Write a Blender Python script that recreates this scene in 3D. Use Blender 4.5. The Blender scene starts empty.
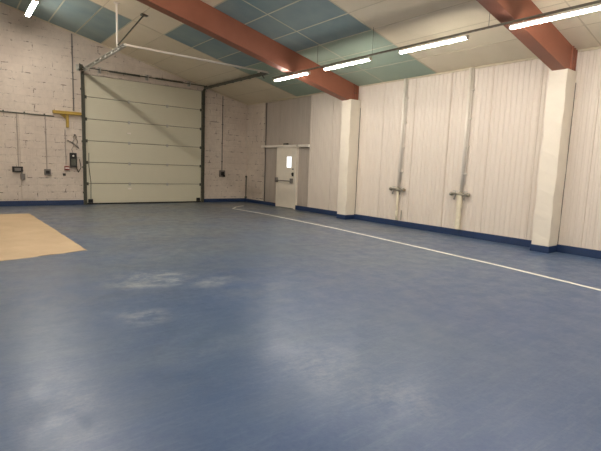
import bpy, bmesh, math, random
from mathutils import Vector, Matrix
random.seed(7)
SC = bpy.context.scene
COL = SC.collection

# ---------------------------------------------------------------- camera
EYE = Vector((0.0, 0.0, 1.42))
yaw, pitch, roll = (math.radians(a) for a in (37.889, 7.439, 2.146))
fwd = Vector((math.sin(yaw) * math.cos(pitch), math.cos(yaw) * math.cos(pitch), -math.sin(pitch)))
right0 = Vector((math.cos(yaw), -math.sin(yaw), 0))
up0 = right0.cross(fwd)
right = right0 * math.cos(roll) + up0 * math.sin(roll)
up = -right0 * math.sin(roll) + up0 * math.cos(roll)
cam_data = bpy.data.cameras.new('camera')
cam_data.sensor_fit = 'HORIZONTAL'
cam_data.sensor_width = 36.0
cam_data.lens = 449.738 / 601 * 36.0
cam = bpy.data.objects.new('camera', cam_data)
COL.objects.link(cam)
m = Matrix((right, up, -fwd)).transposed().to_4x4()
m.translation = EYE
cam.matrix_world = m
SC.camera = cam

# ---------------------------------------------------------------- world, exposure
world = bpy.data.worlds.new('world')
SC.world = world
world.use_nodes = True
bgn = world.node_tree.nodes['Background']
bgn.inputs[0].default_value = (0.8, 0.88, 1.0, 1)
bgn.inputs[1].default_value = 0.3
SC.view_settings.view_transform = 'Standard'
SC.view_settings.look = 'None'
SC.view_settings.gamma = 1
SC.view_settings.use_curve_mapping = False
SC.view_settings.exposure = 0.0
LAMP = 116.0            # emission strength of the tube diffusers
LAMP_COL = (1.0, 0.93, 0.84)

# ---------------------------------------------------------------- measures of the hall (metres)
X = 9.04      # inner face of the right wall
Y = 15.14     # inner face of the back wall
XL = -9.04
YF = -6.0
ZT = 3.68     # eaves height at the right wall
S = 0.235     # roof slope
def roof(x): return ZT + S * (X - abs(x))

# ---------------------------------------------------------------- materials
def lin(c):
    return tuple(((v / 255) / 12.92 if v / 255 <= 0.04045 else ((v / 255 + 0.055) / 1.055) ** 2.4) for v in c) + (1.0,)

class NT:
    def __init__(s, name):
        s.m = bpy.data.materials.new(name); s.m.use_nodes = True
        s.t = s.m.node_tree; s.p = s.t.nodes['Principled BSDF']
        s.co = s.n('ShaderNodeTexCoord').outputs['Object']
    def n(s, typ, **kw):
        o = s.t.nodes.new(typ)
        for k, v in kw.items(): setattr(o, k, v)
        return o
    def l(s, a, b): s.t.links.new(a, b)
    def noise(s, scale, detail=4, rough=0.55, vec=None, stretch=None, dist=0.0):
        o = s.n('ShaderNodeTexNoise')
        o.inputs['Scale'].default_value = scale; o.inputs['Detail'].default_value = detail
        o.inputs['Roughness'].default_value = rough; o.inputs['Distortion'].default_value = dist
        v = vec or s.co
        if stretch:
            mp = s.n('ShaderNodeMapping'); mp.inputs['Scale'].default_value = stretch[:3]
            if len(stretch) > 3: mp.inputs['Rotation'].default_value = (0, 0, stretch[3])
            s.l(v, mp.inputs[0]); v = mp.outputs[0]
        s.l(v, o.inputs['Vector'])
        return o.outputs['Fac']
    def ramp(s, fac, a, b, ca=(0, 0, 0, 1), cb=(1, 1, 1, 1)):
        o = s.n('ShaderNodeValToRGB'); e = o.color_ramp.elements
        e[0].position = a; e[1].position = b; e[0].color = ca; e[1].color = cb
        s.l(fac, o.inputs[0]); return o.outputs[0]
    def mix(s, fac, a, b, blend='MIX'):
        o = s.n('ShaderNodeMix', data_type='RGBA', blend_type=blend)
        for i, v in ((0, fac), (6, a), (7, b)):
            if hasattr(v, 'is_output'): s.l(v, o.inputs[i])
            else: o.inputs[i].default_value = v
        return o.outputs[2]
    def math(s, op, a, b=0.0, clamp=False):
        o = s.n('ShaderNodeMath', operation=op, use_clamp=clamp)
        for i, v in ((0, a), (1, b)):
            if hasattr(v, 'is_output'): s.l(v, o.inputs[i])
            else: o.inputs[i].default_value = v
        return o.outputs[0]
    def bump(s, h, strength=0.3, dist=0.01, prev=None):
        o = s.n('ShaderNodeBump'); o.inputs['Strength'].default_value = strength
        o.inputs['Distance'].default_value = dist; s.l(h, o.inputs['Height'])
        if prev: s.l(prev, o.inputs['Normal'])
        return o.outputs[0]
    def blob(s, x, y, r, r2=None):
        """soft round mask on the floor around (x, y)"""
        sep = s.n('ShaderNodeSeparateXYZ'); s.l(s.co, sep.inputs[0])
        dx = s.math('DIVIDE', s.math('SUBTRACT', sep.outputs[0], x), r)
        dy = s.math('DIVIDE', s.math('SUBTRACT', sep.outputs[1], y), r2 or r)
        d = s.math('ADD', s.math('MULTIPLY', dx, dx), s.math('MULTIPLY', dy, dy))
        return s.math('SUBTRACT', 1.0, d, True)

def plain(name, c, rough=0.6, metal=0.0, var=0.12, scale=6, bump=0.0, spec=0.5):
    k = NT(name)
    base = lin(c); dark = tuple(v * (1 - var * 2) for v in base[:3]) + (1,)
    k.l(k.mix(k.noise(scale), dark, base), k.p.inputs['Base Color'])
    k.p.inputs['Roughness'].default_value = rough; k.p.inputs['Metallic'].default_value = metal
    k.p.inputs['Specular IOR Level'].default_value = spec
    if bump: k.l(k.bump(k.noise(scale * 8), bump, 0.004), k.p.inputs['Normal'])
    return k.m

def floor_material():
    k = NT('worn_blue_floor_paint')
    big = k.ramp(k.noise(0.35, 3, 0.5), 0.32, 0.68)
    mid = k.ramp(k.noise(1.8, 3, 0.5, stretch=(0.4, 1.8, 1, 0.25)), 0.25, 0.75)
    fine = k.noise(26, 5, 0.7)
    sep = k.n('ShaderNodeSeparateXYZ'); k.l(k.co, sep.inputs[0])
    far_sheen = k.math('ADD', k.math('MULTIPLY', k.math('MULTIPLY', k.math('SUBTRACT', sep.outputs[1], 1.2), 0.22, True), 0.6), 0.4)  # worn mottling grows with distance; wall reflection on far floor put into colour
    c = k.mix(k.math('MULTIPLY', big, far_sheen), lin((40, 70, 116)), lin((76, 94, 114)))
    c = k.mix(k.math('MULTIPLY', mid, k.math('MULTIPLY', far_sheen, 0.6)), c, lin((88, 103, 118)))
    # traffic dirt in front of the roller door
    far = k.math('MULTIPLY', k.math('SUBTRACT', sep.outputs[1], 4.0), 0.16, True)
    dirt = k.math('MULTIPLY', far, k.ramp(k.noise(0.9, 4, 0.55), 0.25, 0.65))
    c = k.mix(k.math('MULTIPLY', dirt, 0.95), c, lin((100, 101, 98)))
    # pale scuffed places with scratches, plus painted lamp glints near the camera
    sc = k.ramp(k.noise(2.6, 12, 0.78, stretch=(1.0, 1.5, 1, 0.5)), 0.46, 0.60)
    scuffs_and_glints = k.math('MULTIPLY', k.blob(1.85, 5.3, 0.6, 0.5), 1.5, True)
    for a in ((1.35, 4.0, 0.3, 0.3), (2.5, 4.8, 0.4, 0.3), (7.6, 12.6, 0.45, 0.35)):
        scuffs_and_glints = k.math('MAXIMUM', scuffs_and_glints, k.math('MULTIPLY', k.blob(*a), 0.8, True))
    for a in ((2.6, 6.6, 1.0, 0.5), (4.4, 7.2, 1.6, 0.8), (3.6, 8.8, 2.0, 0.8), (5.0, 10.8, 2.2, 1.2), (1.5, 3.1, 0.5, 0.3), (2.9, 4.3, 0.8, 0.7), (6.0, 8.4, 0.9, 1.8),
              (0.45, 2.75, 0.3, 0.7), (2.05, 2.3, 0.4, 0.6), (2.15, 1.7, 0.35, 0.4)):  # this line: lamp reflections on the floor painted in as pale glints
        scuffs_and_glints = k.math('MAXIMUM', scuffs_and_glints, k.math('MULTIPLY', k.blob(*a), 0.26, True))
    c = k.mix(k.math('MULTIPLY', k.math('MULTIPLY', sc, scuffs_and_glints), 0.85), c, lin((152, 158, 162)))
    wear = k.ramp(k.noise(6, 9, 0.8, stretch=(0.35, 2.6, 1, 0.35)), 0.50, 0.75)
    c = k.mix(k.math('MULTIPLY', wear, 0.26), c, lin((130, 144, 152)))
    vo = k.n('ShaderNodeTexVoronoi'); vo.inputs['Scale'].default_value = 2.2; k.l(k.co, vo.inputs['Vector'])
    pick = k.n('ShaderNodeSeparateColor'); k.l(vo.outputs['Color'], pick.inputs[0])
    specks = k.math('MULTIPLY', k.math('LESS_THAN', vo.outputs['Distance'], 0.03), k.math('GREATER_THAN', pick.outputs[0], 0.72))
    c = k.mix(k.math('MULTIPLY', specks, 0.7), c, lin((26, 28, 32)))
    c = k.mix(k.math('MULTIPLY', k.ramp(fine, 0.3, 0.8), 0.12), c, lin((140, 153, 160)))
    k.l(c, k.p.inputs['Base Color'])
    r = k.math('ADD', k.math('MULTIPLY', k.ramp(k.noise(4.0, 8, 0.8, stretch=(1.0, 0.9, 1, 0.3)), 0.40, 0.60), 0.13), 0.280)
    k.l(r, k.p.inputs['Roughness'])
    k.p.inputs['Specular IOR Level'].default_value = 0.5
    b = k.bump(k.noise(0.8, 3), 0.25, 0.02)
    k.l(k.bump(k.noise(45, 4), 0.25, 0.003, b), k.p.inputs['Normal'])
    return k.m

def brick_material(name, axis):
    k = NT(name)
    sep = k.n('ShaderNodeSeparateXYZ'); k.l(k.co, sep.inputs[0])
    cmb = k.n('ShaderNodeCombineXYZ'); k.l(sep.outputs[axis], cmb.inputs[0]); k.l(sep.outputs[2], cmb.inputs[1])
    warp = k.n('ShaderNodeTexNoise'); warp.inputs['Scale'].default_value = 3; k.l(k.co, warp.inputs['Vector'])
    va = k.n('ShaderNodeVectorMath', operation='MULTIPLY_ADD'); k.l(warp.outputs['Color'], va.inputs[0])
    va.inputs[1].default_value = (0.05, 0.05, 0.05); k.l(cmb.outputs[0], va.inputs[2])
    br = k.n('ShaderNodeTexBrick'); k.l(va.outputs[0], br.inputs['Vector'])
    br.inputs['Scale'].default_value = 1.0; br.inputs['Mortar Size'].default_value = 0.016
    br.inputs['Mortar Smooth'].default_value = 0.4; br.inputs['Brick Width'].default_value = 0.50
    br.inputs['Row Height'].default_value = 0.21
    mort = br.outputs['Fac']
    c = k.mix(k.ramp(k.noise(0.8, 5), 0.35, 0.65), lin((198, 184, 170)), lin((214, 201, 186)))
    c = k.mix(k.math('MULTIPLY', k.ramp(k.noise(7, 6, 0.7), 0.42, 0.7), 0.35), c, lin((176, 164, 153)))
    broken = k.ramp(k.noise(3.3, 7, 0.8), 0.53, 0.60)
    c = k.mix(k.math('MULTIPLY', k.math('MULTIPLY', mort, broken), 0.85), c, lin((104, 92, 86)))
    c = k.mix(k.math('MULTIPLY', mort, 0.03), c, lin((120, 108, 100)))
    pits = k.ramp(k.noise(8, 4, 0.65), 0.29, 0.34, (1, 1, 1, 1), (0, 0, 0, 1))
    c = k.mix(k.math('MULTIPLY', pits, 0.6), c, lin((96, 84, 78)))
    k.l(c, k.p.inputs['Base Color']); k.p.inputs['Roughness'].default_value = 0.8
    h = k.math('SUBTRACT', k.math('MULTIPLY', k.noise(14, 6, 0.7), 1.0), k.math('MULTIPLY', mort, 0.45))
    k.l(k.bump(h, 0.6, 0.014), k.p.inputs['Normal'])
    return k.m

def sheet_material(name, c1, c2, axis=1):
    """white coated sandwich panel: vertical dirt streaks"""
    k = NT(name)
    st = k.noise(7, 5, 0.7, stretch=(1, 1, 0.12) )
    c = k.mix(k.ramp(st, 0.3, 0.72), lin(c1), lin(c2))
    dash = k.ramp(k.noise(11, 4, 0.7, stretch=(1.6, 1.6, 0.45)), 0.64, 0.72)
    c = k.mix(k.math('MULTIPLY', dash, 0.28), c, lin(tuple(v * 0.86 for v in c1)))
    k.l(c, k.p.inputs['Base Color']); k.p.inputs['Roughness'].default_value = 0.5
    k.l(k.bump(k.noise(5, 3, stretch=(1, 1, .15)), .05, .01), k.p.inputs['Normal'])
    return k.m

def ceiling_material(name, c1, c2, blot):
    k = NT(name)
    c = k.mix(k.ramp(k.noise(0.9, 4, 0.55), 0.35, 0.65), lin(c1), lin(c2))
    c = k.mix(k.math('MULTIPLY', k.ramp(k.noise(2.4, 5, 0.6), 0.5, 0.75), 0.35), c, lin(blot))
    k.l(c, k.p.inputs['Base Color']); k.p.inputs['Roughness'].default_value = 0.7
    return k.m

def emit(name, col, strength):
    k = NT(name)
    k.p.inputs['Base Color'].default_value = (0.8, 0.8, 0.8, 1)
    k.p.inputs['Emission Color'].default_value = tuple(col) + (1,)
    k.p.inputs['Emission Strength'].default_value = strength
    return k.m

M = dict(
    floor=floor_material(),
    brick=brick_material('painted_block_wall', 0), brick_side=brick_material('painted_block_return', 1),
    sheet=sheet_material('white_ribbed_sheet', (216, 204, 190), (220, 209, 196)),
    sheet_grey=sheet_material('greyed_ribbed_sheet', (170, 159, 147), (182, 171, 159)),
    plaster=plain('white_painted_plaster', (236, 226, 209), 0.75, var=0.07, scale=5, bump=0.35),
    blue=plain('blue_skirting_paint', (34, 58, 98), 0.45, var=0.22, scale=9),
    cream=ceiling_material('cream_ceiling_board', (222, 210, 184), (228, 216, 191), (214, 201, 174)),
    teal=ceiling_material('teal_ceiling_board', (120, 142, 146), (142, 158, 156), (130, 154, 148)),
    teal_lamplit=ceiling_material('lamplit_teal_ceiling_board', (152, 170, 154), (162, 178, 160), (150, 172, 160)),  # teal boards near the lamps, lamplight put into a lighter, greener colour
    joint=plain('pale_ceiling_joint', (200, 200, 178), 0.6),
    seam=plain('faint_ceiling_joint', (212, 199, 172), 0.7),
    shadowgap=plain('dark_gap_filler', (104, 96, 88), 0.8),
    beam=plain('red_brown_beam_paint', (162, 100, 76), 0.5, var=0.14, scale=3, bump=0.1),
    door=plain('cream_steel_door_sheet', (208, 203, 180), 0.45, var=0.03, scale=3, bump=0.05),
    black=plain('black_rubber', (28, 27, 26), 0.6),
    dark=plain('dark_weathered_steel', (104, 104, 92), 0.5, metal=0.5, var=0.25, scale=14),
    galv=plain('galvanised_steel', (190, 188, 180), 0.42, metal=0.6, var=0.12, scale=18),
    whitemetal=plain('white_coated_metal', (234, 226, 213), 0.4, var=0.05),
    brass=plain('dull_nickel_fitting', (168, 162, 146), 0.4, metal=0.7, var=0.2, scale=30),
    yellow=plain('yellow_painted_steel', (184, 152, 62), 0.5, var=0.15, scale=12),
    trayg=plain('weathered_tray', (140, 132, 116), 0.6, metal=0.2, var=0.2, scale=20),
    red=plain('red_plastic', (130, 52, 46), 0.45),
    grey=plain('grey_plastic', (120, 114, 108), 0.55, var=0.12),
    cond=plain('painted_conduit', (178, 166, 154), 0.6, var=0.12),
    tan=None, line=plain('white_floor_line_paint', (240, 238, 228), 0.5, var=0.12, scale=20),
    insul=plain('cream_pipe_lagging', (232, 222, 196), 0.7, var=0.08, scale=20, bump=0.3),
    lamp=emit('lamp_diffuser', LAMP_COL, LAMP),
    pane=emit('daylight_pane', (0.9, 0.96, 1.0), 1.5),
)
k = NT('bare_screed')
c = k.mix(k.ramp(k.noise(1.4, 6, 0.65), 0.35, 0.7), lin((180, 156, 122)), lin((196, 172, 138)))
c = k.mix(k.math('MULTIPLY', k.ramp(k.noise(16, 5, 0.7), 0.45, 0.8), 0.4), c, lin((176, 148, 110)))
k.l(c, k.p.inputs['Base Color']); k.p.inputs['Roughness'].default_value = 0.6
k.l(k.bump(k.noise(40, 4), 0.2, 0.003), k.p.inputs['Normal'])
M['tan'] = k.m

# ---------------------------------------------------------------- mesh helpers
class MB:
    def __init__(s): s.bm = bmesh.new()
    def box(s, a, b, bevel=0.0, rot=None, mi=0):
        a, b = Vector(a), Vector(b); c = (a + b) / 2; d = b - a
        r = bmesh.ops.create_cube(s.bm, size=1.0)
        vs = r['verts']
        for v in vs: v.co = Vector((v.co.x * d.x, v.co.y * d.y, v.co.z * d.z))
        if bevel:
            es = list({e for v in vs for e in v.link_edges})
            g = bmesh.ops.bevel(s.bm, geom=es, offset=bevel, segments=2, profile=0.6, affect='EDGES')
            vs = list({v for f in g['faces'] for v in f.verts} | {v for v in vs if v.is_valid})
        for v in vs:
            if rot: v.co = rot @ v.co
            v.co += c
        if mi:
            for f in {f for v in vs for f in v.link_faces}: f.material_index = mi
        return s
    def tube(s, p, q, r, seg=10, r2=None):
        p, q = Vector(p), Vector(q); d = q - p
        g = bmesh.ops.create_cone(s.bm, cap_ends=True, segments=seg, radius1=r, radius2=r if r2 is None else r2, depth=d.length)
        rt = d.to_track_quat('Z', 'Y').to_matrix()
        for v in g['verts']: v.co = rt @ v.co + (p + q) / 2
        return s
    def path(s, pts, r, seg=8):
        for i in range(len(pts) - 1): s.tube(pts[i], pts[i + 1], r, seg)
        for p in pts[1:-1]:
            g = bmesh.ops.create_icosphere(s.bm, subdivisions=1, radius=r * 1.02)
            for v in g['verts']: v.co += Vector(p)
        return s
    def bar(s, p, q, w, h):
        """rectangular bar from p to q, w wide sideways, h high"""
        p, q = Vector(p), Vector(q); d = (q - p); L = d.length; d.normalize()
        side = d.cross(Vector((0, 0, 1)))
        side = side.normalized() if side.length > 1e-4 else Vector((1, 0, 0))
        u = side.cross(d)
        g = bmesh.ops.create_cube(s.bm, size=1.0)
        for v in g['verts']: v.co = (p + q) / 2 + d * v.co.x * L + side * v.co.y * w + u * v.co.z * h
        return s
    def prism(s, pts, d):
        d = Vector(d); v0 = [s.bm.verts.new(p) for p in pts]; v1 = [s.bm.verts.new(Vector(p) + d) for p in pts]
        n = len(pts); s.bm.faces.new(v0); s.bm.faces.new(v1[::-1])
        for i in range(n): s.bm.faces.new((v0[i], v1[i], v1[(i + 1) % n], v0[(i + 1) % n]))
        return s
    def build(s, name, mat, parent=None, smooth=False, loc=None):
        bmesh.ops.recalc_face_normals(s.bm, faces=s.bm.faces[:])
        me = bpy.data.meshes.new(name); s.bm.to_mesh(me); s.bm.free()
        for mm in (mat if isinstance(mat, (list, tuple)) else [mat]): me.materials.append(mm)
        if smooth:
            for f in me.polygons: f.use_smooth = len(f.vertices) == 4
        o = bpy.data.objects.new(name, me); COL.objects.link(o)
        if parent:
            o.parent = parent
            base = world_loc(parent)
            me.transform(Matrix.Translation(-base))
        elif loc is not None:
            me.transform(Matrix.Translation(-Vector(loc))); o.location = loc
        return o
def world_loc(o):
    v = Vector((0, 0, 0))
    while o: v += o.location; o = o.parent
    return v
def tag(o, label, cat, group=None):
    o['label'] = label; o['category'] = cat
    if group: o['group'] = group
    return o
def struct(o, label=None):
    o['kind'] = 'structure'
    if label: o['label'] = label
    return o
def thing(name, label, cat, loc, group=None):
    o = bpy.data.objects.new(name, None); COL.objects.link(o); o.location = loc; o.empty_display_size = 0.1
    return tag(o, label, cat, group)

# ---------------------------------------------------------------- structure: floor, walls, ceiling
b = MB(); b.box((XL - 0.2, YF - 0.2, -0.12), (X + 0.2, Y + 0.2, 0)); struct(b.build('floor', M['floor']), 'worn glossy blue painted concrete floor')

DX0, DX1, DH = 3.30, 7.17, 3.95        # big sectional door opening
b = MB()
zt = roof(0)
b.prism([(XL - .2, Y, 0), (DX0, Y, 0), (DX0, Y, roof(DX0) + .05), (0, Y, zt + .05), (XL - .2, Y, ZT)], (0, 0.2, 0))
b.prism([(DX1, Y, 0), (X + .2, Y, 0), (X + .2, Y, ZT), (DX1, Y, roof(DX1) + .05)], (0, 0.2, 0))
b.prism([(DX0, Y, DH), (DX1, Y, DH), (DX1, Y, roof(DX1) + .05), (DX0, Y, roof(DX0) + .05)], (0, 0.2, 0))
struct(b.build('wall_back', M['brick']), 'rough white painted block wall with dark mortar holes')
b = MB(); b.prism([(XL - .2, YF, 0), (X + .2, YF, 0), (X + .2, YF, ZT), (0, YF, zt + .05), (XL - .2, YF, ZT)], (0, -0.2, 0))
struct(b.build('wall_front', M['plaster']))
b = MB(); b.box((XL - .2, YF, 0), (XL, Y, ZT + .02)); struct(b.build('wall_left', M['plaster']))

# right wall: vertical micro ribs, a seam groove every metre, an opening for the exit door
def ribbed(b, y0, y1, z0, z1, x, seam0=0.0, pitch=0.11, depth=0.009, panel=1.0):
    prof = []; n = max(1, round((y1 - y0) / pitch)); st = (y1 - y0) / n
    for i in range(n):
        a = y0 + i * st
        prof += [(a, x), (a + st * .30, x), (a + st * .38, x - depth), (a + st * .92, x - depth)]
    prof.append((y1, x))
    s_ = math.ceil((y0 - seam0) / panel)
    seams = []
    while seam0 + s_ * panel < y1 - .05:
        yy = seam0 + s_ * panel
        if yy > y0 + .05: seams.append(yy)
        s_ += 1
    for yy in seams:
        prof = [p for p in prof if abs(p[0] - yy) > 0.009]
        prof += [(yy - .0085, x - depth), (yy - .004, x + .006), (yy + .004, x + .006), (yy + .0085, x - depth)]
    prof.sort()
    lo = [b.bm.verts.new((px, py, z0)) for py, px in prof]; hi = [b.bm.verts.new((px, py, z1)) for py, px in prof]
    for i in range(len(prof) - 1): b.bm.faces.new((lo[i], lo[i + 1], hi[i + 1], hi[i]))
BAY0, BAY1 = 11.31, 13.93          # recessed bay with the exit door
EX0, EX1, EH = 12.02, 13.06, 2.05
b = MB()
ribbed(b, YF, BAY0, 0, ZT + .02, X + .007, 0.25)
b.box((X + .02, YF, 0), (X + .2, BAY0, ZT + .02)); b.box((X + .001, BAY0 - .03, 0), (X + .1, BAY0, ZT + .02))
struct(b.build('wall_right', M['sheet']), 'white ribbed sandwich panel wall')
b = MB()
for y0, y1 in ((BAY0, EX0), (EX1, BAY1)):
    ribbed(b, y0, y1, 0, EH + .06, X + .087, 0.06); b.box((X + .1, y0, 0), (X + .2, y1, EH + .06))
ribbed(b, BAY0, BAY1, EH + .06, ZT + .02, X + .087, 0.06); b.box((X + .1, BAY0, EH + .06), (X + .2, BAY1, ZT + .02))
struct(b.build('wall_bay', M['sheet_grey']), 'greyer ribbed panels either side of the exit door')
b = MB(); b.box((X + .19, EX0 - .02, 0), (X + .2, EX1 + .02, EH + .08)); struct(b.build('wall_outer', M['sheet_grey']))
b = MB(); b.box((X, BAY1 + .02, 0), (X + .2, Y, ZT + .02)); struct(b.build('wall_return', M['brick_side']), 'white painted block return beside the back corner')
b = MB(); b.box((X + .05, BAY1 - .001, .0), (X + .12, BAY1 + .02, ZT)); struct(b.build('trim_1', M['shadowgap']))
b = MB(); b.box((X - .045, BAY0 - .02, EH + .01), (X + .085, 11.86, EH + .085)); b.box((X - .045, 11.97, EH + .01), (X + .085, 14.08, EH + .085), .004)
struct(b.build('trim_2', M['whitemetal']), 'white horizontal rail above the exit door')

# skirting painted dark blue
def skirt(name, a, b_, lab):
    m_ = MB(); m_.box(a, b_, .004); return struct(m_.build(name, M['blue']), lab)
skirt('baseboard_back', (XL, Y - .025, 0), (DX0 - .09, Y, .15), 'dark blue skirting left of the big door')
skirt('baseboard_corner', (DX1 + .08, Y - .025, 0), (X, Y, .13), 'dark blue skirting between big door and corner')
skirt('baseboard_right', (X - .03, YF, 0), (X, EX0 - .12, .145), 'dark blue skirting along the ribbed wall')
skirt('baseboard_return', (X - .03, EX1 + .02, 0), (X, Y - .026, .12), 'dark blue skirting between exit door and corner')

# ceiling: two slopes of boards
xb = [0, .9, 1.65, 2.4, 3.1, 3.8, 4.6, 5.38, 6.15, 6.83, 7.5, 8.25, X + .25]
yb = [YF - .2, -1.5, 1.26, 3.95, 6.66, 8.3, 10.3, 12.06, 13.6, Y + .2]
def teal(xm, ym):
    return (6.66 < ym < 12.06 and xm > 4.6) or (ym > 12.06 and xm < 3.8)
T = .1
for sgn in (1, -1):
    b = MB(); grid = [[b.bm.verts.new((sgn * x, y, roof(x))) for y in yb] for x in xb]
    for i in range(len(xb) - 1):
        for j in range(len(yb) - 1):
            f = b.bm.faces.new([grid[i][j], grid[i + 1][j], grid[i + 1][j + 1], grid[i][j + 1]])
            if sgn > 0 and teal((xb[i] + xb[i + 1]) / 2, (yb[j] + yb[j + 1]) / 2): f.material_index = 2 if xb[i] > 6.5 else 1
    r = bmesh.ops.extrude_face_region(b.bm, geom=b.bm.faces[:])
    for v in r['geom']:
        if isinstance(v, bmesh.types.BMVert): v.co.z += T
    struct(b.build('ceiling', [M['cream'], M['teal'], M['teal_lamplit']]), 'sloping ceiling of cream and teal boards' if sgn > 0 else 'opposite ceiling slope of cream boards')
jt, js = MB(), MB()
def strip(mb, p, q, w, t=.006):
    p = Vector(p); q = Vector(q); o = Vector((0, 0, -t / 2 + .001)); mb.bar(p + o, q + o, w, t)
P = lambda x, y: (x, y, roof(x))
for x in xb[1:-1]:
    for j in range(len(yb) - 1):
        y0, y1 = yb[j], yb[j + 1]; ym = (y0 + y1) / 2
        isT = teal(x - .05, ym) or teal(x + .05, ym)
        strip(jt if isT else js, P(x, y0), P(x, y1), .035 if isT else .012)
for y in (8.3, 10.3): strip(jt, P(4.6, y), P(X, y), .03)
strip(js, P(4.6, 6.66), P(X, 6.66), .03); strip(js, P(0, 12.06), P(X, 12.06), .03)
strip(js, P(0, 1.26), P(X, 1.26), .02); strip(js, P(0, 3.3), P(X, 3.3), .02)
struct(jt.build('trim_3', M['joint']), 'pale cover strips between teal boards')
struct(js.build('trim_4', M['seam']), 'faint cover strips between cream boards')
b = MB()
b.box((X - .03, YF, ZT - .035), (X + .02, BAY0, ZT + .002)); b.box((X - .01, BAY0, ZT - .03), (X + .1, Y, ZT + .002))
for a, c_ in ((0, X),): b.bar((0, Y - .012, roof(0) - .015), (X, Y - .012, roof(X) - .015), .024, .04)
struct(b.build('trim_5', M['seam']), 'narrow strip where walls meet ceiling')

# concrete pilasters against the right wall
def pilaster(y0, y1, top, lab):
    b = MB(); b.box((X - .37, y0, .12), (X + .005, y1, top), .014)
    bm = b.bm
    bmesh.ops.subdivide_edges(bm, edges=[e for e in bm.edges if e.calc_length() > 1], cuts=26, use_grid_fill=True)
    for v in bm.verts:
        if .2 < v.co.z < top - .04:
            a = v.co.z * 6 + v.co.y * 9
            if v.co.x < X - .3: v.co.x += .006 * math.sin(a * 1.7) + random.uniform(-.004, .004)
            v.co.y += .005 * math.sin(a) + random.uniform(-.004, .004)
    t = b.build('wall_pilaster', M['plaster']); struct(t, lab)
    k_ = MB(); k_.box((X - .378, y0 - .008, 0), (X + .0, y1 + .008, .125), .004); struct(k_.build('baseboard_pilaster', M['blue']), 'blue painted foot of a pilaster')
    g_ = MB(); g_.box((X - .012, y0 - .012, .15), (X, y0 - .002, top - .2)); struct(g_.build('trim_6', M['shadowgap']), 'dark gap beside pilaster')
pilaster(9.12, 9.47, 3.29, 'white pilaster in the middle of the ribbed wall')
pilaster(3.66, 3.98, 3.31, 'white pilaster near the right edge')

# ---------------------------------------------------------------- roof beams
def roof_beam(y0, y1, d, lab):
    t = thing('roof_beam', lab, 'beam', (X - .2, (y0 + y1) / 2, roof(X - .2) - d), 'red-brown roof beams')
    b = MB()
    xs = [X + .0, 0.0, -X]
    pts = [(X - .003, y0, roof(X) - .004), (0, y0, roof(0) - .004), (-X + .003, y0, roof(X) - .004), (-X + .003, y0, roof(X) - d - .02), (0, y0, roof(0) - d - .05), (X - .003, y0, roof(X) - d + .01)]
    b.prism(pts, (0, y1 - y0, 0)); b.build('girder', M['beam'], t)
    p = MB()
    for xx in (X - .045, X - .12, X - .2):
        p.box((xx - .012, y0 - .03, roof(xx) - d + .03), (xx + .012, y0 + .01, roof(xx) - .01), .003)
    p.build('end_stiffener', M['beam'], t)
    for i in range(2):
        for dz in (.12, .3): w = MB(); w.tube((X - .085 - .075 * i, y0 - .02, roof(X) - d + dz), (X - .085 - .075 * i, y0 + .005, roof(X) - d + dz), .014, 6); w.build('bolt', M['dark'], t)
roof_beam(9.22, 9.48, .50, 'red-brown sloping roof beam resting on the farther pilaster')
roof_beam(3.70, 3.93, .47, 'red-brown sloping roof beam resting on the pilaster near the right edge')

# ---------------------------------------------------------------- sectional overhead door
door = bpy.data.objects.new('door_1', None); COL.objects.link(door); door.location = (DX0, Y, 0); struct(door, 'big cream overhead door of six horizontal sections')
NS = 6; sh = (DH + .0) / NS
for i in range(NS):
    b = MB(); z0 = i * sh + (.045 if i == 0 else .008); z1 = (i + 1) * sh - .008
    b.box((DX0 + .012, Y + .03, z0), (DX1 - .012, Y + .075, z1), .006)
    for q in (.33, .67):   # shallow pressed rib across the section
        zz = z0 + (z1 - z0) * q
        b.box((DX0 + .06, Y + .0275, zz - .007), (DX1 - .06, Y + .033, zz + .007), .002)
    sec = b.build('door_section', M['door'], door)
    if i < NS - 1:
        for hx in (DX0 + .04, DX1 - .04, DX0 + 1.33, DX0 + 2.6):
            h = MB(); edge = hx in (DX0 + .04, DX1 - .04)
            h.box((hx - .035, Y + .015, z1 - .05), (hx + .035, Y + .032, z1 + .045), .004)
            if edge: h.tube((hx - .02, Y + .012, z1), (hx + .03, Y + .012, z1), .014, 8)
            h.build('hinge', M['galv'] if not edge else M['dark'], sec)
b = MB()
for i in range(1, NS): b.box((DX0 + .012, Y + .05, i * sh - .006), (DX1 - .012, Y + .07, i * sh + .006))
b.build('section_gap', M['shadowgap'], door)
b = MB(); b.box((DX0 + .012, Y + .028, .0), (DX1 - .012, Y + .08, .045), .01); b.build('bottom_seal', M['black'], door)
for hx in (DX0 + .12, DX1 - .12):
    b = MB(); b.box((hx - .07, Y + .005, .05), (hx + .07, Y + .032, .17), .008); b.tube((hx, Y - .0, .11), (hx, Y + .03, .11), .03); b.build('corner_bracket', M['black'], door)
for hz in (.5, 2.28):
    b = MB(); b.box((4.56, Y + .012, hz - .025), (4.68, Y + .032, hz + .025), .008); o = b.build('pull_handle', M['whitemetal'], door)
b = MB(); b.path([(DX0 + .1, Y + .012, 1.6), (DX0 + .09, Y + .01, 1.2), (DX0 + .14, Y + .01, .7), (DX0 + .13, Y + .01, .18)], .009); b.build('lift_cable', M['dark'], door)
b = MB(); b.box((DX0 - .0, Y + .06, DH - .01), (DX1 + .0, Y + .1, DH + .02)); b.build('top_seal', M['black'], door)
b = MB(); b.box((DX0 - .005, Y + .08, 0), (DX1 + .005, Y + .19, DH + .01)); b.build('backing', M['door'], door)
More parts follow.
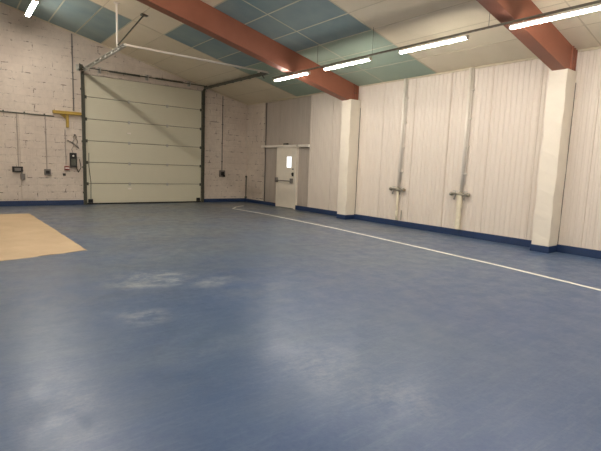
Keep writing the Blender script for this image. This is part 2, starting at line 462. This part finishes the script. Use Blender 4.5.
for x0 in (DX0 - .0, DX1 - .02): 
    b = MB(); b.box((x0, Y + .0, 0), (x0 + .02, Y + .08, DH)); b.build('jamb', M['dark'], door)

TZ = 4.03    # height of the horizontal tracks
def track(x, xe, side, ye, lab, wh):
    t = thing('door_track', lab, 'door track', (x, Y, 0), 'overhead door tracks')
    b = MB()
    b.box((x - .038, Y - .05, 0.0), (x - .026, Y - .002, DH + .02)); b.box((x + .026, Y - .05, .0), (x + .038, Y - .002, DH + .02)); b.box((x - .038, Y - .014, 0), (x + .038, Y - .001, DH + .02))
    b.build('vertical_rail', M['dark'], t)
    # curved part and horizontal rail
    pts = []
    for i in range(7):
        a = i / 6 * math.pi / 2; pts.append((x, Y - .03 - .16 * (1 - math.cos(a)), TZ - .16 + .16 * math.sin(a)))
    b = MB()
    for i in range(6): b.bar(pts[i], pts[i + 1], .06, .05)
    b.build('curved_rail', M['dark'], t)
    b = MB(); p, q = Vector(pts[-1]), Vector((xe, ye, TZ))
    d = Vector((0, 0, .03))
    b.bar(p + d, q + d, .07, .012); b.bar(p - d, q - d, .07, .012)
    off = Vector((.03 * side, 0, 0)); b.bar(p + off, q + off, .01, .06)
    b.build('horizontal_rail', M[wh], t)
    for j in range(5):
        b = MB(); zz = .35 + j * .78
        b.box((x - .06, Y - .03, zz), (x + .055, Y - .001, zz + .06), .004); b.build('wall_bracket', M['dark'], t)
    # hanger rod up to the roof
    hy = ye + .4
    hx = x + (xe - x) * (Y - hy) / (Y - ye) - (.05 if side > 0 else 0)
    b = MB(); b.bar((hx, hy, TZ + .03), (hx, hy, roof(hx) + .002), .035, .035); b.box((hx - .06, hy - .03, roof(hx) - .03), (hx + .06, hy + .03, roof(hx) + .002)); b.build('hanger', M['whitemetal'], t)
    # diagonal brace
    b = MB()
    if side > 0:
        b.bar((hx, hy - .05, TZ + .05), (hx + .62, hy - .06, roof(hx + .62) + .0), .03, .03)
        b.box((hx + .54, hy - .11, roof(hx + .62) - .03), (hx + .70, hy + .0, roof(hx + .62) + .006))
    else:
        b.bar((hx, hy - .05, TZ + .05), (hx + .35, hy + .3, roof(hx + .35)), .03, .03)
    b.build('brace', M['dark'], t)
    # angle plates along the rail
    for j in range(7):
        f_ = (j + .7) / 7.6; c0 = p + (q - p) * f_
        b = MB(); b.box(c0 - Vector((.028, .05, .05)), c0 + Vector((.028, .05, .045)), .005); b.build('roller_clip', M['galv' if side > 0 else 'dark'], t)
    return t
track(DX0 - .045, 3.29, 1, 11.02, 'pale metal door track left of the big cream door, hung on a white rod', 'galv')
track(DX1 + .04, 7.24, -1, 11.10, 'dark metal door track right of the big cream door', 'dark')
t = thing('cross_bar', 'thin white bar under the ceiling joining the ends of both door tracks', 'bar', (5.3, 11.1, TZ))
b = MB(); b.bar((3.27, 10.985, TZ + .0), (7.27, 11.07, TZ + .0), .012, .05); b.bar((3.27, 10.97, TZ - .02), (7.27, 11.05, TZ - .02), .04, .01); b.build('angle_profile', M['whitemetal'], t)
for xx in (3.3, 7.24):
    b = MB(); b.tube((xx, 10.97 + (xx > 5) * .07, TZ), (xx, 11.02 + (xx > 5) * .07, TZ), .012, 6); b.build('bolt', M['galv'], t)

t = thing('spring_shaft', 'dark torsion spring shaft with cable drums above the big door', 'door mechanism', (5.2, Y - .12, 4.10))
b = MB(); b.tube((DX0 - .17, Y - .12, 4.12), (DX1 + .17, Y - .12, 4.10), .016); b.build('shaft', M['dark'], t)
def spring(x0, x1):
    b = MB(); n = int((x1 - x0) / .022); pts = []
    for i in range(n * 6 + 1):
        a = i / 6 * 2 * math.pi; pts.append(Vector((x0 + (x1 - x0) * i / (n * 6), Y - .12 + .028 * math.cos(a), 4.11 + .028 * math.sin(a))))
    for i in range(len(pts) - 1): b.tube(pts[i], pts[i + 1], .007, 4)
    return b
for x0, x1 in ((4.0, 4.95), (5.45, 6.4)): spring(x0, x1).build('spring', M['dark'], t)
for xx in (DX0 - .09, DX1 + .09):
    b = MB(); b.tube((xx - .035, Y - .12, 4.11), (xx + .035, Y - .12, 4.11), .085, 18); b.tube((xx - .045, Y - .12, 4.11), (xx - .03, Y - .12, 4.11), .105, 18); b.build('cable_drum', M['dark'], t, True)
for xx in (DX0 - .16, 5.2, DX1 + .17, 3.75, 6.65):
    b = MB(); b.box((xx - .012, Y - .16, 4.04), (xx + .012, Y - .0005, 4.18), .003); b.box((xx - .05, Y - .012, 4.02), (xx + .05, Y - .0005, 4.2), .003); b.build('bearing_plate', M['galv'], t)

# ---------------------------------------------------------------- exit door in the recessed bay
ed = bpy.data.objects.new('door_2', None); COL.objects.link(ed); ed.location = (X + .05, (EX0 + EX1) / 2, 0); struct(ed, 'narrow white exit door with small window and push bar')
b = MB(); wx0, wx1, wz0, wz1 = 12.22, 12.50, 1.38, 1.74
lx0, lx1 = X - .01, X + .045
b.box((lx0, EX0 + .03, .02), (lx1, wx0, EH - .01)); b.box((lx0, wx1, .02), (lx1, EX1 - .03, EH - .01))
b.box((lx0, wx0, .02), (lx1, wx1, wz0)); b.box((lx0, wx0, wz1), (lx1, wx1, EH - .01))
leaf = b.build('door_leaf', M['plaster'], ed)
b = MB(); b.box((X + .01, wx0 - .002, wz0 - .002), (X + .02, wx1 + .002, wz1 + .002)); b.build('window_pane', M['pane'], leaf)
b = MB()
for a, c_ in (((wx0 - .02, wz0 - .02), (wx1 + .02, wz0)), ((wx0 - .02, wz1), (wx1 + .02, wz1 + .02)), ((wx0 - .02, wz0), (wx0, wz1)), ((wx1, wz0), (wx1 + .02, wz1))):
    b.box((lx0 - .008, a[0], a[1]), (lx0 + .004, c_[0], c_[1]))
b.build('window_bead', M['whitemetal'], leaf)
b = MB(); b.box((X - .02, EX0 - .07, 0), (X + .1, EX0 + .03, EH + .008)); b.box((X - .02, EX1 - .03, 0), (X + .1, EX1 + .03, EH + .008)); b.box((X - .02, EX0 - .07, EH - .02), (X + .1, EX1 + .03, EH + .009)); b.build('door_frame', M['plaster'], ed)
b = MB()
b.tube((X - .1, EX0 + .08, .93), (X - .1, EX1 - .02, .93), .017)
bar = b.build('push_bar', M['grey'], ed, True)
for yy in (EX0 + .11, EX1 - .05):
    b = MB(); b.box((X - .115, yy - .03, .86), (X - .0095, yy + .03, 1.02), .01); b.build('bar_bracket', M['grey'], ed)
b = MB(); b.box((X - .045, EX0 + .06, 1.09), (X - .009, EX0 + .13, 1.22), .008); b.tube((X - .04, EX0 + .095, 1.17), (X - .08, EX0 + .095, 1.17), .02); b.build('lock_case', M['black'], ed)
b = MB(); b.tube((X - .04, EX0 + .095, 1.33), (X - .009, EX0 + .095, 1.33), .025); b.build('latch_knob', M['grey'], ed)
b = MB(); b.box((X - .05, 12.48, EH + .088), (X + .03, 12.68, EH + .14), .006); tag(b.build('door_closer', M['dark']), 'small dark closer box on the rail above the exit door', 'door closer')

# ---------------------------------------------------------------- ceiling light rows
def fixture(x, yc, z, L, w, label, group):
    t = thing('batten_light', label, 'ceiling light', (x, yc, z), group)
    b = MB(); b.box((x - w * .52, yc - L / 2, z + .032), (x + w * .52, yc + L / 2, z + .06), .006); b.build('housing', M['whitemetal'], t)
    d = MB(); n = 12; a0, a1 = math.radians(178), math.radians(362)
    pts = [(x + w / 2 * math.cos(a0 + (a1 - a0) * i / n), yc - L / 2 + .02, z + .032 + .034 * math.sin(a0 + (a1 - a0) * i / n)) for i in range(n + 1)]
    d.prism(pts, (0, L - .04, 0)); d.build('diffuser', M['lamp'], t)
    for s_ in (-1, 1):
        e = MB(); e.box((x - w * .52, yc + s_ * (L / 2 - .014) - .014, z - .004), (x + w * .52, yc + s_ * (L / 2 - .014) + .014, z + .062), .006); e.build('end_cap', M['whitemetal'], t)
        e = MB(); e.tube((x, yc + s_ * L * .36, z + .058), (x, yc + s_ * L * .36, z + .088), .006, 6); e.build('suspension_clip', M['galv'], t)
    return t
def row_tray(x, y0, y1, z, label, hang):
    t = thing('cable_tray', label, 'cable tray', (x, (y0 + y1) / 2, z), 'cable trays carrying the light rows')
    b = MB()
    for s_ in (-1, 1): b.bar((x + s_ * .022, y0, z), (x + s_ * .022, y1, z), .004, .022)
    n = int((y1 - y0) / .12)
    for i in range(n + 1): b.box((x - .022, y0 + i * .12, z - .01), (x + .022, y0 + i * .12 + .06, z - .006))
    b.build('ladder_tray', M['trayg'], t)
    c_ = MB(); c_.tube((x, y0, z), (x, y1, z), .007, 6); c_.build('cable', M['grey'], t)
    for yy in hang:
        h = MB(); h.tube((x, yy, z), (x, yy, roof(x) + .002), .004, 6); h.build('suspension_wire', M['dark'], t)
def P2(row, ys, x, z, tz, labels, group, y0, y1, hang, L, w, tl):
    for y_, lb in zip(ys, labels): fixture(x, y_, z, L, w, lb, group)
    row_tray(x, y0, y1, tz, tl, hang)
off = 'lit batten light outside the picture, %s from the back wall in the right row'
P2('right', [9.30, 7.32, 5.16, 3.04, .9, -1.24, -3.4], 6.77, 3.585, 3.69,
   ['lit white batten light crossing under the farther beam, farthest left of the right row',
    'lit white batten light under teal boards, just right of the farther beam',
    'lit white batten light midway between the two beams, under cream boards',
    'longest looking lit white batten light, crossing the near beam at the right edge', off % 'fifth', off % 'sixth', off % 'seventh'],
   'batten lights in the right row', -4.3, 10.1, [6.58, 4.1, 1.9, 8.3, -.2, -2.4], 1.42, .074, 'dark narrow cable tray just above the right row of lights')
offm = 'lit batten light outside the picture, %s from the back wall in the middle row'
P2('mid', [13.2, 11.06, 8.92, 6.78, 4.64, 2.5, .36, -1.78], 1.75, 4.97, 5.09,
   ['lit white batten light near the back wall top, alone at the upper left corner'] + [offm % o for o in ('second', 'third', 'fourth', 'fifth', 'sixth', 'seventh', 'eighth')],
   'batten lights in the middle row', -2.6, 13.95, [13.6, 9.8, 6.0, 2.0], 1.5, .11, 'dark narrow cable tray above the middle row of lights')
offl = 'added unseen batten light, %s from the back wall in the left row'  # unseen left row, added to bring light from the left
P2('left', [13.0, 9.8, 6.6, 3.4, .2, -3.0], -6.77, 3.55, 3.67, [offl % o for o in ('first', 'second', 'third', 'fourth', 'fifth', 'sixth')], 'added unseen batten lights in the left row', -4.0, 14.0, [12, 8, 4], 1.45, .10, 'added unseen cable tray above the left row of lights')

# ---------------------------------------------------------------- water points on the ribbed wall
def water_point(y, zt, lagged, lab):
    t = thing('water_pipe', lab, 'pipe', (X - .03, y, 0), 'water pipes on the ribbed wall')
    b = MB(); b.tube((X - .045, y, 1.0), (X - .045, y, zt), .034, 12); b.tube((X - .03, y - .055, 1.15), (X - .03, y - .055, zt), .014, 10); b.build('riser', M['whitemetal'], t, True)
    for zz in (1.4, 2.0, 2.6, 3.2):
        c_ = MB(); c_.box((X - .055, y - .1, zz - .014), (X + .0, y + .04, zz + .014), .004); c_.build('pipe_clip', M['whitemetal'], t)
    b = MB(); b.tube((X - .08, y - .2, .93), (X - .08, y + .22, .95), .028, 12)
    for dy in (-.2, .22):
        b.tube((X - .08, y + dy - .03, .935), (X - .08, y + dy + .03, .945), .042, 8)
    b.tube((X - .08, y, .93), (X - .045, y, 1.02), .03, 10); b.box((X - .1, y - .05, .90), (X, y + .05, .98), .01)
    tap = b.build('valve_manifold', M['brass'], t, True)
    for dy, col in ((-.12, 'brass'), (.12, 'brass')):
        h = MB(); h.tube((X - .08, y + dy, .95), (X - .08, y + dy, 1.01), .01, 8); h.bar((X - .08, y + dy - .06, 1.01), (X - .08, y + dy + .06, 1.015), .018, .012); h.build('lever', M['galv'], tap)
        h = MB(); h.tube((X - .1, y + dy - .03, .94), (X - .16, y + dy - .04, .86), .016, 8); h.tube((X - .16, y + dy - .04, .86), (X - .165, y + dy - .04, .82), .02, 8); h.build('spout', M['grey'], tap)
    if lagged:
        b = MB(); zs = [.16, .36, .40, .62, .68, .92]; rs = [.062, .062, .052, .052, .064, .058]
        for i in range(len(zs) - 1): b.tube((X - .075, y, zs[i]), (X - .075, y + .005, zs[i + 1]), rs[i], 14, rs[i + 1])
        b.build('lagged_pipe', M['insul'], t)
    else:
        b = MB(); b.tube((X - .06, y, .16), (X - .06, y, .92), .028, 12); b.tube((X - .06, y, .16), (X - .06, y, .4), .034, 12); b.tube((X - .06, y, .18), (X, y, .18), .026, 12); b.build('lower_pipe', M['insul'], t, True)
        b = MB(); b.tube((X - .04, y - .14, .17), (X - .04, y - .14, .42), .012, 8); b.build('drain_stub', M['brass'], t)
water_point(7.56, ZT - .01, False, 'slim white pipe with metal taps on the ribbed wall, nearer the far pilaster')
water_point(5.77, ZT - .01, True, 'white pipe with metal taps and thick cream lagging below, nearer the right pilaster')

# ---------------------------------------------------------------- services on the block wall
b = MB(); b.tube((-3.0, Y - .022, 2.66), (2.47, Y - .022, 2.62), .018, 8)
for i in range(11): b.box((-2.8 + i * .5, Y - .045, 2.61), (-2.76 + i * .5, Y, 2.67))
tag(b.build('horizontal_conduit', M['dark'], None, loc=(0, Y, 2.62)), 'dark thin horizontal conduit on the block wall leading to the yellow bracket', 'conduit')
t = thing('yellow_bracket', 'yellow painted steel bracket on the block wall left of the big door', 'bracket', (2.8, Y, 2.7))
b = MB(); b.box((2.43, Y - .12, 2.70), (3.19, Y - .0, 2.79), .006); b.build('arm', M['yellow'], t)
b = MB(); b.box((2.78, Y - .09, 2.32), (2.85, Y - .0, 2.70), .006); b.build('post', M['yellow'], t)
b = MB(); b.prism([(2.62, Y - .06, 2.69), (2.76, Y - .06, 2.69), (2.76, Y - .06, 2.58)], (0, .05, 0)); b.build('gusset', M['yellow'], t)
def drop(x, z0, z1, lab, r=.014, mat='cond'):
    b = MB(); b.tube((x, Y - .02, z0), (x, Y - .02, z1), r, 8)
    n = max(2, int((z1 - z0) / .6))
    for i in range(n): zz = z0 + (i + .5) * (z1 - z0) / n; b.box((x - .028, Y - .038, zz - .012), (x + .028, Y, zz + .012))
    tag(b.build('vertical_conduit', M[mat], None, loc=(x, Y, z0)), lab, 'conduit', 'vertical conduits on the block wall')
drop(1.53, 1.09, 2.63, 'thin vertical conduit dropping to the leftmost wall socket')
drop(2.24, 1.05, 2.62, 'thin vertical conduit dropping to the small switch left of the yellow bracket')
drop(3.0, 2.82, 5.04, 'tall vertical conduit rising from yellow bracket to the ceiling', .018, 'grey')
drop(2.75, 1.2, 2.26, 'thin vertical cable line running down to the red stop button')
drop(7.97, 1.16, 3.86, 'tall vertical conduit on block wall right of the big door', .014, 'grey')
def socket(x, z, w, h, mat, lab, name='wall_socket', cat='socket', extra=None):
    t = thing(name, lab, cat, (x, Y, z))
    b = MB(); b.box((x - w / 2, Y - .06, z - h / 2), (x + w / 2, Y - .0, z + h / 2), .01); b.build('housing', M[mat], t)
    b = MB(); b.box((x - w * .3, Y - .068, z - h * .3), (x + w * .3, Y - .058, z + h * .25), .004); b.build('cover', M['grey' if mat != 'grey' else 'black'], t)
    return t
t = socket(1.5, 1.05, .26, .16, 'black', 'dark double socket at the end of the leftmost conduit')
b = MB(); b.tube((1.62, Y - .04, .93), (1.62, Y - .04, .76), .06, 10); b.tube((1.6, Y - .055, .99), (1.6, Y - .04, .92), .02, 8); b.build('plug', M['grey'], t)
socket(2.25, .99, .17, .17, 'grey', 'small grey switch box on block wall between socket and big door', 'switch_box', 'switch')
t = socket(7.98, 1.06, .22, .24, 'grey', 'dark socket box on block wall right of the big door')
b = MB(); b.tube((8.03, Y - .07, 1.0), (8.03, Y - .1, .96), .04, 10); b.build('plug', M['black'], t)

t = thing('control_box', 'black door control box with coiled cable beside the left door track', 'control box', (2.94, Y, 1.3))
b = MB(); b.box((2.85, Y - .13, 1.15), (3.03, Y - .0, 1.58), .015); b.build('housing', M['black'], t)
b = MB(); b.tube((2.93, Y - .15, 1.49), (2.93, Y - .128, 1.49), .026, 12); b.build('indicator_button', M['whitemetal'], t)
b = MB(); b.box((2.87, Y - .137, 1.2), (3.0, Y - .128, 1.4), .004); b.build('front_plate', M['dark'], t)
b = MB(); pts = []
for i in range(49):
    a = i / 48; pts.append(Vector((2.92 + .16 * a + .02 * math.cos(i * .9), Y - .05 + .02 * math.sin(i * .9), 1.58 + .55 * math.sin(a * math.pi * .9))))
b.path(pts, .008, 5); b.path([(2.8, Y - .03, 1.95), (2.95, Y - .03, 1.88), (3.12, Y - .03, 1.72)], .012); b.build('coiled_cable', M['grey'], t)
b = MB(); b.path([(3.02, Y - .04, 1.16), (3.08, Y - .03, 1.0), (3.16, Y - .03, 1.15), (3.12, Y - .03, 1.4)], .01); b.build('loose_cable', M['black'], t)
t = thing('stop_button', 'round red stop button with white band below left of control box', 'button', (2.77, Y, 1.11))
b = MB(); b.box((2.70, Y - .05, 1.06), (2.84, Y, 1.18), .012); b.tube((2.77, Y - .07, 1.12), (2.77, Y - .045, 1.12), .065, 16); b.build('button_body', M['red'], t)
b = MB(); b.box((2.715, Y - .078, 1.105), (2.825, Y - .066, 1.135), .002); b.build('white_band', M['whitemetal'], t)
b = MB(); b.box((2.66, Y - .04, .89), (2.73, Y, .96), .008); b.tube((2.695, Y - .05, .925), (2.695, Y - .03, .925), .02, 8)
tag(b.build('push_switch', M['black'], None, loc=(2.69, Y, .92)), 'tiny black push switch on block wall below the red stop button', 'switch')
b = MB()
b.path([(X - .03, Y - .03, .14), (X - .03, Y - .035, .5), (X - .025, Y - .03, .95)], .018); b.box((X - .07, Y - .07, .13), (X - .0, Y - .0, .2), .006); b.box((X - .05, Y - .05, .93), (X, Y, 1.0), .004)
tag(b.build('corner_pipe', M['dark'], None, loc=(X - .03, Y - .03, .14)), 'short dark pipe stub standing in the back corner of the hall', 'pipe')
b = MB(); b.box((1.58, Y - .03, .19), (1.86, Y + .01, 2.6), .008); struct(b.build('trim_7', M['brick']), 'shallow painted strip on the block wall')

# ---------------------------------------------------------------- floor markings
b = MB()
b.prism([(-1.6, 6.62, .0005), (1.62, 7.50, .0005), (1.50, 13.0, .0005), (-1.8, 13.3, .0005)], (0, 0, .005))
bmesh.ops.subdivide_edges(b.bm, edges=[e for e in b.bm.edges if e.calc_length() > 1], cuts=30)
for v in b.bm.verts:
    v.co.x += random.uniform(-.012, .012); v.co.y += random.uniform(-.012, .012)
tag(b.build('floor_patch', M['tan'], None, loc=(0, 10, 0)), 'bare tan rectangular patch in the blue floor, left in front of the big door', 'floor patch')
b = MB()
def paint(pts, w):
    for i in range(len(pts) - 1):
        p, q = Vector((*pts[i], .003)), Vector((*pts[i + 1], .003)); b.bar(p, q, w, .004)
paint([(7.13, 12.75), (7.2, 11.9), (7.25, 10.9), (7.2, 9.2), (7.15, 7.8), (6.95, 5.71), (6.72, 3.52), (6.48, 2.05), (6.2, 0.2), (5.8, -2.5)], .065)
paint([(7.12, 12.72), (7.5, 13.2), (7.95, 13.5)], .06)
tag(b.build('floor_line', M['line'], None, loc=(6.9, 6, 0)), 'thin white painted line on the blue floor parallel to the ribbed wall', 'floor line')
